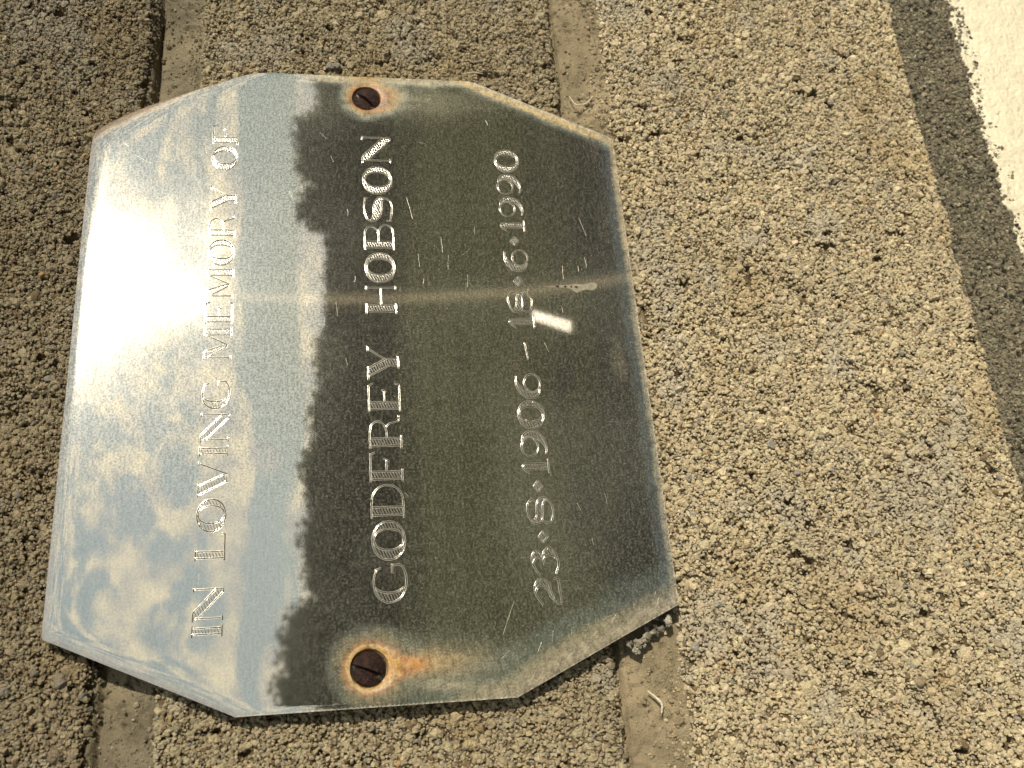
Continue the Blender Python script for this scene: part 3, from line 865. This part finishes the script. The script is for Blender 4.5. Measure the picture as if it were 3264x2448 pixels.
# a glyph is (lines, hatched regions); a region is a list of loops (even-odd)
def rect(u0, u1, v0, v1): return [(u0, v0), (u1, v0), (u1, v1), (u0, v1), (u0, v0)]
def par(a, b, c, d): return [a, b, c, d, a]
def stem(u0, u1, v0=0.0, v1=1.0): return [[(u0, v0), (u0, v1)], [(u1, v0), (u1, v1)]], [rect(u0, u1, v0, v1)]
def glyph(ch):
    L = []; H = []
    def st(u0, u1, v0=0., v1=1.):
        l_, h_ = stem(u0, u1, v0, v1); L.extend(l_); H.append([h_[0]])
    if ch == 'I':
        st(.24, .76); L += [[(0, 0), (1, 0)], [(0, 1), (1, 1)]]
    elif ch == 'N':
        L += [[(.1, 0), (.1, .93)], [(.03, 0), (.18, 0)], [(.0, 1), (.25, 1)], [(.94, 0), (.94, 1)], [(.86, 1), (1.0, 1)], [(.82, 0), (.94, 0)]]
        q = par((.04, .97), (.25, 1), (.94, .22), (.84, 0))
        q = [(.04, 1), (.26, 1), (.94, .25), (.94, 0), (.84, 0), (.10, .80), (.04, 1)]
        L += [[(.26, 1), (.94, .24)], [(.10, .82), (.84, 0)]]
        H.append([[(.06, .99), (.26, 1), (.94, .24), (.94, 0), (.84, 0), (.10, .82), (.06, .99)]])
    elif ch == 'L':
        st(.10, .34); L += [[(0, 1), (.42, 1)], [(0, 0), (.98, 0), (1.0, .13)]]
    elif ch == 'O' or ch == '0':
        o_ = ell(.5, .5, .5, .5, sq=2.08); i_ = ell(.525, .5, .275, .455, sq=2.15)
        L += [o_, i_]; H.append([o_, i_])
    elif ch == 'V':
        L += [[(0, 1), (.38, 1)], [(.05, 1), (.42, 0), (.63, 0)], [(.31, 1), (.63, .08)], [(.63, 0), (.93, 1)], [(.87, 1), (1, 1)]]
        H.append([[(.05, 1), (.31, 1), (.63, .08), (.63, 0), (.42, 0), (.05, 1)]])
    elif ch == 'G':
        o_ = cr([(.84, .90), (.68, .975), (.48, .99), (.24, .93), (.10, .80), (.01, .6), (.03, .37), (.15, .16), (.385, .03), (.67, .012), (.89, .10), (.96, .18)])
        i_ = cr([(.385, .955), (.31, .84), (.26, .66), (.25, .50), (.28, .29), (.385, .08)])
        L += [o_ + [np.array((.95, .43))], i_, [(.74, .43), (1.0, .43)], [(.83, .96), (.89, .76)]]
        h = [q for q in o_ if q[0] <= .40]
        H.append([h + i_[::-1] + [h[0]]])
    elif ch == 'M':
        L += [[(.07, 0), (.07, 1)], [(0, 0), (.14, 0)], [(0, 1), (.26, 1)], [(.26, 1), (.47, .17), (.40, .17), (.08, .88)], [(.47, .17), (.76, .97)],
              [(.70, 1), (1, 1)], [(.68, 0), (1, 0)]]
        st(.76, .94)
        H.append([[(.08, 1), (.26, 1), (.47, .17), (.40, .17), (.08, .88), (.08, 1)]])
    elif ch == 'E':
        st(.10, .34)
        L += [[(0, 1), (.93, 1), (1.0, .85)], [(0, 0), (.95, 0), (1.0, .17)], [(.34, .5), (.74, .5)], [(.69, .42), (.78, .59)]]
    elif ch == 'F':
        st(.10, .36)
        L += [[(0, 1), (.95, 1), (1.0, .84)], [(0, 0), (.44, 0)], [(.36, .5), (.76, .5)], [(.71, .42), (.80, .59)]]
    elif ch == 'R':
        st(.09, .32)
        L += [[(0, 1)] + [tuple(q) for q in cr([(.5, 1), (.72, .94), (.83, .74), (.72, .54), (.52, .46)])] + [(.32, .46)],
              cr([(.66, .48), (.76, .35), (.80, .18), (.86, .06), (1.0, .06)]), [(0, 0), (.40, 0)]]
    elif ch == 'Y':
        L += [[(0, 1), (.40, 1)], [(.10, 1), (.42, .31), (.42, 0)], [(.35, 1), (.62, .42), (.62, 0)], [(.62, .44), (.93, 1)], [(.85, 1), (1, 1)], [(.32, 0), (.70, 0)]]
        H.append([[(.10, 1), (.35, 1), (.62, .42), (.62, 0), (.42, 0), (.42, .31), (.10, 1)]])
    elif ch == 'H':
        st(.08, .31)
        L += [[(0, 1), (.38, 1)], [(0, 0), (.38, 0)], [(.93, 0), (.93, 1)], [(.86, 1), (1, 1)], [(.86, 0), (1, 0)], [(.31, .5), (.93, .5)]]
    elif ch == 'B':
        st(.09, .33)
        L += [[(0, 1)] + [tuple(q) for q in cr([(.55, 1), (.80, .96), (.93, .78), (.80, .57), (.62, .52)])] + [(.33, .52)],
              [tuple(q) for q in cr([(.62, .52), (.88, .45), (1.0, .26), (.88, .05), (.6, 0)])] + [(0, 0)]]
    elif ch == 'S':
        a_ = cr([(.04, .79), (.08, .72), (.30, .67), (.55, .665), (.80, .616), (.96, .51), (1.0, .395), (.97, .30), (.88, .12), (.67, .02), (.38, .02), (.08, .08), (.02, .12)])
        b_ = cr([(.95, .95), (.70, .99), (.42, .985), (.15, .92), (.03, .83), (0, .70), (.055, .56), (.19, .45), (.42, .395), (.69, .38), (.89, .35), (.97, .30)])
        L += [a_, b_, [(.02, .23), (.02, .02)], [(.95, .86), (.97, 1.0)]]
        s1_ = [q for q in a_[:7 * 7 + 1]]; s2_ = [q for q in b_[4 * 7:]]
        H.append([s1_ + s2_[::-1] + [s1_[0]]])
    elif ch == 'D':
        st(.10, .34)
        L += [[(0, 1)] + [tuple(q) for q in cr([(.45, 1), (.72, .95), (.93, .76), (1.0, .5), (.93, .24), (.72, .05), (.45, 0)])] + [(0, 0)]]
    elif ch == '2':
        o_ = cr([(.02, .71), (.35, .915), (.62, .99), (.85, .915), (.97, .76), (.95, .58), (.78, .44), (.42, .36), (.12, .25), (.05, .03)])
        i_ = cr([(.50, .955), (.68, .86), (.73, .70), (.62, .54), (.35, .42), (.12, .25)])
        L += [o_, i_, [(.05, .03), (.93, .085), (.98, .25)]]
        H.append([o_[14:7 * 8 + 1] + i_[::-1] + [o_[14]]])
    elif ch == '3':
        o_ = cr([(0, .76), (.32, .93), (.59, .99), (.81, .93), (.89, .81), (.81, .68), (.63, .585)])
        o2 = cr([(.63, .585), (.86, .51), (.99, .34), (.88, .15), (.59, .03), (.32, .02), (0, .15)])
        i_ = cr([(.42, .955), (.59, .86), (.64, .73), (.55, .60)]); i2 = cr([(.54, .56), (.68, .46), (.73, .32), (.66, .15), (.50, .025)])
        L += [o_, o2, i_, i2, [(.36, .535), (.60, .575)]]
        H.append([o_[9:] + i_[::-1] + [o_[9]]]); H.append([o2[:7 * 4 + 3] + i2[::-1] + [o2[0]]])
    elif ch == '8':
        u_ = cr([(.845, .62), (.93, .79), (.775, .95), (.5, .985), (.155, .895), (.03, .77), (.03, .62), (.155, .46), (.40, .41), (.70, .39), (.93, .27), (.93, .18)])
        l_ = cr([(.10, .86), (.16, .73), (.36, .66), (.70, .625), (.93, .52), (.99, .34), (.91, .20), (.70, .05), (.43, .015), (.12, .09), (.02, .27), (.12, .45)])
        L += [u_, l_]
        H.append([l_[:7 * 6 + 1] + u_[7 * 4 + 2:][::-1] + [l_[0]]])
    elif ch == '1':
        L += [cr([(.05, .74), (.10, .80), (.34, .97), (.5, 1.0), (.69, .955)]), [(.69, .955), (.69, 0)], [(.31, .93), (.31, 0)], [(0, .01), (1, .01)], [(.05, .74), (.05, .80)]]
        H.append([[(.31, .93), (.5, 1.0), (.69, .95), (.69, 0), (.31, 0), (.31, .93)]])
    elif ch in '96':
        bowl = ell(.375, .665, .375, .32, 36)
        o_ = cr([(.62, .955), (.83, .885), (.985, .68), (.955, .36), (.72, .13), (.42, .02), (.06, .05)])
        i_ = cr([(.60, .95), (.74, .78), (.76, .60), (.69, .34), (.50, .14), (.28, .04)])
        L += [bowl, o_, i_]
        H.append([o_[:7 * 5 + 2] + i_[::-1] + [o_[0]]])
        if ch == '6':
            fl_ = lambda pl: [(1 - q[0], 1 - q[1]) for q in pl]
            L = [fl_(q) for q in L]; H = [[fl_(q) for q in h] for h in H]
    elif ch == '-':
        L += [[(0, .40), (1, .47)], [(0, .40), (0, .46)]]
    elif ch == '.':
        d_ = [(.5, .32), (1, .48), (.5, .66), (0, .50), (.5, .32)]
        L += [d_]; H.append([d_])
    return L, H

def hatch_lines(loops, pitch, slope, off):
    """parallel segments clipped to a region (even-odd), in mm"""
    d = np.array([1.0, slope]); d /= np.hypot(*d); nrm = np.array([-d[1], d[0]])
    pts_ = np.concatenate([np.array(l) for l in loops])
    s = pts_ @ nrm
    outp = []
    k0 = math.ceil((s.min() - off) / pitch)
    while k0 * pitch + off < s.max():
        c = k0 * pitch + off; k0 += 1
        ts = []
        for l in loops:
            l = np.array(l); sa = l @ nrm - c; ta = l @ d
            for i in range(len(l) - 1):
                if (sa[i] < 0) != (sa[i + 1] < 0):
                    f = sa[i] / (sa[i] - sa[i + 1]); ts.append(ta[i] + f * (ta[i + 1] - ta[i]))
        ts.sort()
        for a, b in zip(ts[::2], ts[1::2]):
            if b - a > .35: outp.append([nrm * c + d * (a + .05), nrm * c + d * (b - .05)])
    return outp

def groove(V, F, pl, wd, hh, jit, seed, MI=None):
    """a cut line: two thrown-up burrs with the cut between them"""
    P = np.array([q for q in pl], float)
    seg = np.hypot(*np.diff(P, axis=0).T); P = P[np.concatenate([[True], seg > 1e-6])]
    if len(P) < 2: return
    closed = np.hypot(*(P[0] - P[-1])) < 1e-3
    seg = np.hypot(*np.diff(P, axis=0).T); s = np.concatenate([[0], np.cumsum(seg)])
    n = max(2, int(s[-1] / .28) + 1)
    q = np.unique(np.concatenate([np.linspace(0, s[-1], n), s]))
    Q = np.stack([np.interp(q, s, P[:, 0]), np.interp(q, s, P[:, 1])], 1)
    T = np.gradient(Q, axis=0)
    if closed: T[0] = T[-1] = (Q[1] - Q[-2])
    T /= np.maximum(np.hypot(T[:, 0], T[:, 1]), 1e-9)[:, None]
    Nn = np.stack([-T[:, 1], T[:, 0]], 1)
    wv = 1 + .22 * fbm(q * 1.0, q * 0 + seed, 1.1, seed, 2) * 2
    h = hh * (1 + jit * 2 * fbm(q * 1.0, q * 0 + seed * 3.1, .9, seed + 1, 2))
    endt = np.ones(len(q))
    if not closed: endt[0] = endt[-1] = .15
    prof = [(-.5, -.03), (-.41, 1.0), (-.27, .35), (0, .12), (.27, .35), (.41, 1.0), (.5, -.03)]
    b0 = len(V)
    yb = plate_y(Q[:, 0], Q[:, 1])
    for k in range(len(q)):
        for (a, hgt) in prof:
            xy = Q[k] + Nn[k] * a * wd * wv[k]
            V.append((xy[0], yb[k] - hgt * h[k] * endt[k] + (.012 if hgt < 0 else 0), xy[1]))
    m_ = len(prof)
    for k in range(len(q) - 1):
        for j in range(m_ - 1):
            a = b0 + k * m_ + j
            F.append((a, a + m_, a + m_ + 1, a + 1))
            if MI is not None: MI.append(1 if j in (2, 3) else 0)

LN1 = [('I', -66.51, -64.03), ('N', -63.3, -55.91), ('L', -50.25, -44.26), ('O', -43.77, -36.41), ('V', -35.83, -27.41), ('I', -26.26, -23.77), ('N', -23.06, -15.74), ('G', -14.73, -7.6), ('M', -2.38, 6.25), ('E', 7.06, 12.97), ('M', 14.08, 22.35), ('O', 23.19, 30.31), ('R', 31.12, 37.59), ('Y', 38.64, 46.33), ('O', 51.14, 58.4), ('F', 59.02, 65.03)]
LN2 = [('G', -61.26, -52.54), ('O', -51.69, -42.9), ('D', -42.24, -34.29), ('F', -33.62, -26.36), ('R', -25.51, -17.18), ('E', -16.22, -8.86), ('Y', -7.96, 0.95), ('H', 9.8, 17.67), ('O', 18.65, 27.09), ('B', 28.0, 35.4), ('S', 36.52, 43.76), ('O', 44.82, 53.22), ('N', 54.41, 63.06)]
LN3 = [('2', -63.7, -57.52), ('3', -56.71, -50.48), ('.', -49.23, -46.54), ('8', -44.81, -38.45), ('.', -37.01, -34.33), ('1', -32.62, -28.9), ('9', -28.22, -21.75), ('0', -21.11, -13.99), ('6', -13.21, -6.84), ('-', -2.88, 1.69), ('1', 5.79, 9.51), ('8', 10.31, 16.43), ('.', 17.93, 20.54), ('6', 22.2, 28.45), ('.', 29.89, 32.42), ('1', 34.05, 37.7), ('9', 38.67, 44.67), ('9', 45.63, 51.82), ('0', 52.62, 59.76)]
seed = 1
for line, zb, zt in ((LN1, 32.8, 38.95), (LN2, -6.6, .70), (LN3, -41.4, -35.1)):
    for ch, x0, x1 in line:
        zb_, zt_ = zb, zt
        if line is LN3: zb_ += .25 * (x0 / 60 + .3); zt_ += .25 * (x0 / 60 + .3)
        L, H = glyph(ch)
        T_ = lambda q: np.array([x0 + q[0] * (x1 - x0), zb_ + q[1] * (zt_ - zb_)])
        V = []; F = []; MI = []
        for l_ in L:
            groove(V, F, [T_(q) for q in l_], .46, .045, .35, seed, MI); seed += 1
        for h in H:
            loops = [[T_(q) for q in l_] for l_ in h]
            for l_ in loops:
                if np.hypot(*(l_[0] - l_[-1])) > 1e-6: l_.append(l_[0])
            for sg in hatch_lines(loops, .60 if ch != '.' else .48, .42, .1 * seed):
                groove(V, F, sg, .24, .028, .5, seed, MI); seed += 1
        nm = 'dash' if ch == '-' else 'diamond_point' if ch == '.' else 'numeral' if ch.isdigit() else 'letter'
        me = mesh_np(nm, np.array(V) * MM, np.array(F), M_groove, True)
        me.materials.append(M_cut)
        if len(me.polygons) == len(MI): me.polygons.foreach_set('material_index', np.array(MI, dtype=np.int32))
        else: print('MI mismatch', ch, len(me.polygons), len(MI))
        link(nm, me, plaque)

# ------------------------------------------------------------------ scratches, pits
M_scr, t, o = new_mat('scratched_steel')
gl = t.n('ShaderNodeBsdfGlossy'); gl.inputs['Color'].default_value = (.42, .4, .34, 1); gl.inputs['Roughness'].default_value = .38
t.l(gl.outputs[0], o.inputs[0])
V = []; F = []
rs = random.Random(4)
scr = [((43.8, -10.4), (37.4, -11.7)), ((38.6, -56.3), (33.1, -57.7)), ((31.9, -18.8), (27.4, -19.0)), ((69.8, -33.0), (67.9, -33.7)),
       ((-62.3, -30.5), (-69.5, -27.4)), ((55, 58), (52.5, 54)), ((58.5, 61), (57.5, 59.6))]
for i in range(26):          # short polishing marks, across the plate, mostly where hands have wiped it
    u = rs.gauss(18, 11); v_ = rs.uniform(-62, 60)
    ln = rs.uniform(.8, 4.2)
    scr.append(((u, v_), (u + ln, v_ + rs.uniform(-.12, .12) * ln)))
for i in range(26):
    u = rs.uniform(-72, 72); v_ = rs.uniform(-55, 60); a = rs.gauss(0, .7); ln = rs.uniform(.5, 3)
    scr.append(((u, v_), (u + ln * math.cos(a), v_ + ln * math.sin(a))))
for i in range(60):
    q_ = rs.uniform(0, 1); dep = abs(rs.gauss(0, 3.2)) + 1.2
    u = -83 + 18.03 * q_ + dep * .9; v_ = -29.6 - 39.3 * q_ + dep * .42
    a = rs.gauss(-1.14, .9); ln = rs.uniform(.6, 2.6)
    scr.append(((u, v_), (u + ln * math.cos(a), v_ + ln * math.sin(a))))
for i, (a, b) in enumerate(scr):
    if min(oct_dist(np.array([a[0], b[0]]), np.array([a[1], b[1]])).min(), 9) < 1: continue
    mid = ((a[0] + b[0]) / 2 + rs.uniform(-.1, .1), (a[1] + b[1]) / 2 + rs.uniform(-.1, .1))
    groove(V, F, [a, mid, b], rs.uniform(.035, .07), .014, .5, 700 + i)
me = mesh_np('scratches', np.array(V) * MM, np.array(F), M_scr, True)
link('scratches', me, plaque, kind='stuff')

# dried splash with dark specks
M_splash = rough_mat('dried_splash', (.17, .16, .12), (.26, .245, .19), 900, .8)
M_speck = rough_mat('dark_speck', (.03, .008, .006), (.06, .02, .015), 900, .6)
def blob(name, outline, mat, hgt, parent):
    bm = bmesh.new()
    top = [bm.verts.new((q[0] * MM, (-hgt) * MM, q[1] * MM)) for q in outline]
    cxy = np.mean(np.array(outline), 0)
    bot = [bm.verts.new(((q[0] + (q[0] - cxy[0]) * .06) * MM, .03 * MM, (q[1] + (q[1] - cxy[1]) * .06) * MM)) for q in outline]
    bm.faces.new(top)
    n = len(top)
    for i in range(n): bm.faces.new((top[i], bot[i], bot[(i + 1) % n], top[(i + 1) % n]))
    bmesh.ops.recalc_face_normals(bm, faces=bm.faces)
    return link(name, bm_mesh(name, bm, mat), parent)
splash = link('dried_splash', None, loc=(0, 0, ZC), label='small pale dried splash with four dark specks near the lower edge of the plaque', category='stain')
outl = cr([(17.7, -44.5), (17.95, -48), (18.2, -51), (18.5, -53), (18.35, -55.2), (18.9, -57.3), (18.5, -58.8), (17.4, -58.6), (16.7, -57.6), (16.9, -56), (16.5, -54.5), (16.0, -53.4), (16.6, -52.4), (17.2, -51.6), (17.5, -48), (17.7, -44.5)], 4)[:-1]
blob('splash_film', [tuple(q) for q in outl], M_splash, .05, splash)
for (a, b, r) in [(17.75, -48.3, .5), (17.7, -50.4, .35), (17.65, -52.0, .25), (17.6, -53.3, .45)]:
    blob('speck', [(a + .26 * math.sin(k / 10 * 6.283) * (1 + .2 * math.sin(3 * k)), b + r * math.cos(k / 10 * 6.283)) for k in range(10)], M_speck, .18, splash)

# ------------------------------------------------------------------ pale fibres caught on the wall
M_fibre = rough_mat('pale_root_fibre', (.50, .45, .35), (.66, .60, .48), 600, .8)
def fibre(ptsl, rad, label, depth):
    P = cr([(a, b) for a, b in ptsl], 6)
    V = []; F = []; m_ = 6
    for k, q in enumerate(P):
        tq = (P[min(k + 1, len(P) - 1)] - P[max(k - 1, 0)]); tq /= np.hypot(*tq)
        nn_ = np.array([-tq[1], tq[0]])
        rr_ = rad * (.45 + .55 * math.sin(math.pi * (k + .5) / len(P))) * (1 + .3 * math.sin(k * 2.3))
        yy = depth - .5 * math.sin(math.pi * k / len(P))
        for j in range(m_):
            a = j / m_ * 6.283
            V.append((q[0] + nn_[0] * math.cos(a) * rr_, yy + math.sin(a) * rr_, q[1] + nn_[1] * math.cos(a) * rr_))
    for k in range(len(P) - 1):
        for j in range(m_):
            F.append((k * m_ + j, k * m_ + (j + 1) % m_, (k + 1) * m_ + (j + 1) % m_, (k + 1) * m_ + j))
    me = mesh_np('fibre', np.array(V) * MM, np.array(F), M_fibre, True)
    link('root_fibre', me, None, loc=(0, 0, ZC), label=label, category='root fibre')
fibre([(83.1, -59.4), (80.2, -60.8), (79.9, -62.4), (80.8, -64.4), (83.6, -66.5)], .20, 'curved pale root thread on the joint just right of the plaque', 5.2)
fibre([(-83.1, -60.3), (-85.2, -62.4), (-86.4, -63.1), (-88.2, -62.9)], .30, 'hooked whitish root thread on the joint below the plaque\'s lower left corner', 4.9)
fibre([(86.8, -27.7), (87.1, -31.0), (87.0, -33.8)], .14, 'short straight pale thread lying on grains beside the plaque\'s right edge', 1.9)

# ================================================================== WHAT THE PLAQUE REFLECTS
M_grass, t, o = new_mat('short_grass')
p = t.n('ShaderNodeBsdfPrincipled'); t.l(p.outputs[0], o.inputs[0])
tcn = t.n('ShaderNodeTexCoord').outputs['Object']
c = t.mix(t.ramp(t.noise(tcn, .7, 4, .6).outputs[0], .35, .65), (.052, .058, .030), (.085, .090, .050))
c = t.mix(t.ramp(t.noise(tcn, 9, 4, .65).outputs[0], .4, .7), c, (.085, .084, .045))
sg = t.n('ShaderNodeSeparateXYZ'); t.l(tcn, sg.inputs[0])
yy = t.math('ADD', sg.outputs[1], t.math('MULTIPLY', t.math('SUBTRACT', t.noise(tcn, .9, 4, .6).outputs[0], .5), 5.0))
c = t.mix(t.ramp(yy, -7.2, -3.6), c, (.024, .027, .032))
t.l(c, p.inputs['Base Color']); p.inputs['Roughness'].default_value = .9; p.inputs['Specular IOR Level'].default_value = .0
b = t.n('ShaderNodeBump'); b.inputs['Strength'].default_value = .8; b.inputs['Distance'].default_value = .05
t.l(t.noise(tcn, 14, 4).outputs[0], b.inputs['Height']); t.l(b.outputs[0], p.inputs['Normal'])
bm = bmesh.new(); bmesh.ops.create_grid(bm, x_segments=2, y_segments=2, size=900)
link('ground', bm_mesh('ground', bm, M_grass), kind='structure', label='short grass thinning to dark bare ground along the wall')
M_leaf = rough_mat('dark_foliage', (.045, .055, .040), (.085, .10, .065), 3, .9, spec=.1)
M_bark = rough_mat('bark', (.06, .045, .03), (.10, .08, .055), 8, .9)
def shrub_mesh(seed, wd, ht, n=5200):
    rg = np.random.default_rng(seed)
    nc = 11
    C = np.stack([rg.uniform(-wd * .38, wd * .38, nc), rg.uniform(-wd * .3, wd * .3, nc), rg.uniform(ht * .22, ht * .74, nc)], 1)
    R_ = rg.uniform(.22, .36, nc) * wd * .8
    k = rg.integers(0, nc, n)
    d = rg.normal(size=(n, 3)); d /= np.linalg.norm(d, axis=1)[:, None]
    P = C[k] + d * (R_[k] * rg.uniform(.55, 1.05, n) ** .5)[:, None]
    P[:, 2] = np.clip(P[:, 2], .03, None)
    s = rg.uniform(.05, .12, n)[:, None]
    a = rg.normal(size=(n, 3)); a /= np.linalg.norm(a, axis=1)[:, None]
    b_ = np.cross(a, rg.normal(size=(n, 3))); b_ /= np.linalg.norm(b_, axis=1)[:, None]
    V = np.concatenate([P - a * s, P + b_ * s * .6, P + a * s, P - b_ * s * .6])
    i = np.arange(n)
    Fq = np.stack([i, i + n, i + 2 * n, i + 3 * n], 1)
    # dense twiggy heart of each bough
    th, ph = np.meshgrid(np.linspace(0, math.pi, 9), np.linspace(0, 2 * math.pi, 15), indexing='ij')
    for q in range(nc):
        d3 = np.stack([np.sin(th) * np.cos(ph), np.sin(th) * np.sin(ph), np.cos(th)], -1).reshape(-1, 3)
        rr2 = R_[q] * (.80 + .3 * fbm(d3[:, 0] * 3 + q, d3[:, 2] * 3 + d3[:, 1], 1, q, 2))
        b0 = len(V); V = np.concatenate([V, C[q] + d3 * rr2[:, None]]); Fq = np.concatenate([Fq, grid_faces(9, 15) + b0])
    return mesh_np('crown', V, Fq, M_leaf, False)
def cone_mesh(h, r):
    bm = bmesh.new(); bmesh.ops.create_cone(bm, segments=8, radius1=r, radius2=r * .4, depth=h, cap_ends=True, matrix=Matrix.Translation((0, 0, h / 2)))
    return bm_mesh('stem', bm, M_bark)
smeshes = [shrub_mesh(s_, 3.4, 2.25) for s_ in (1, 2, 3)]
stemm = cone_mesh(1.3, .07)
rs = random.Random(8)
def shrub_where(i, a):
    if a < 5: return ['leftmost of the row, outside the mirrored view', 'second from the left end', 'third from the left end', 'fourth from the left end', 'directly left of the tallest bushes'][i]
    k = i - 5
    return ['', 'directly right of the tallest bushes', 'second right of the tallest bushes', 'third right of the tallest bushes', 'just left of the sun', 'straight below the sun', 'just right of the sun', 'second right of the sun', 'third right of the sun', 'second from the right end', 'rightmost of the row'][k]
azs = [-22, -16.5, -11, -5.5, 0.5, 7.3, 13.2, 17.0, 20.6, 24.2, 28, 31.6, 35.0, 38.8, 43.2, 48]
shs = [.9, 1.0, .85, 1.0, .95, 1.42, 1.02, 1.06, .99, .85, .79, .80, 1.04, .83, .92, .85]
for i, a in enumerate(azs):
    dist = 27.5 + rs.uniform(-.6, .9)
    big = shs[i]
    px, py = dist * math.sin(math.radians(a)), -dist * math.cos(math.radians(a))
    e = link('hedge_shrub', None, loc=(px, py, 0), category='shrub', group='dark hedge shrubs across the grass',
             label='dark backlit hedge shrub, %s' % shrub_where(i, a))
    if 5 < a < 11: e['label'] = 'tallest dark bushes of the hedge, mirrored near the left screw'
    e.scale = (.86 if 34 < a < 36 else 1, .86 if 34 < a < 36 else 1, big); e.rotation_euler = (0, 0, rs.uniform(0, 6.28))
    link('crown', smeshes[i % 3], e); link('stem', stemm, e)

# a white painted board lying on the grass
M_board = rough_mat('white_board_paint', (.50, .43, .32), (.60, .53, .41), 6, .6)
bm = bmesh.new()
bmesh.ops.create_cube(bm, size=1, matrix=Matrix.Diagonal((.075, 1.25, .03, 1)))
bmesh.ops.bevel(bm, geom=bm.edges[:], offset=.004, segments=1, affect='EDGES')
bo = link('board', bm_mesh('board', bm, M_board), loc=(2.887, -5.79, .02), label='white painted board lying on the grass, mirrored low in the plaque', category='board')
bo.rotation_euler = (0, 0, math.radians(30.5))
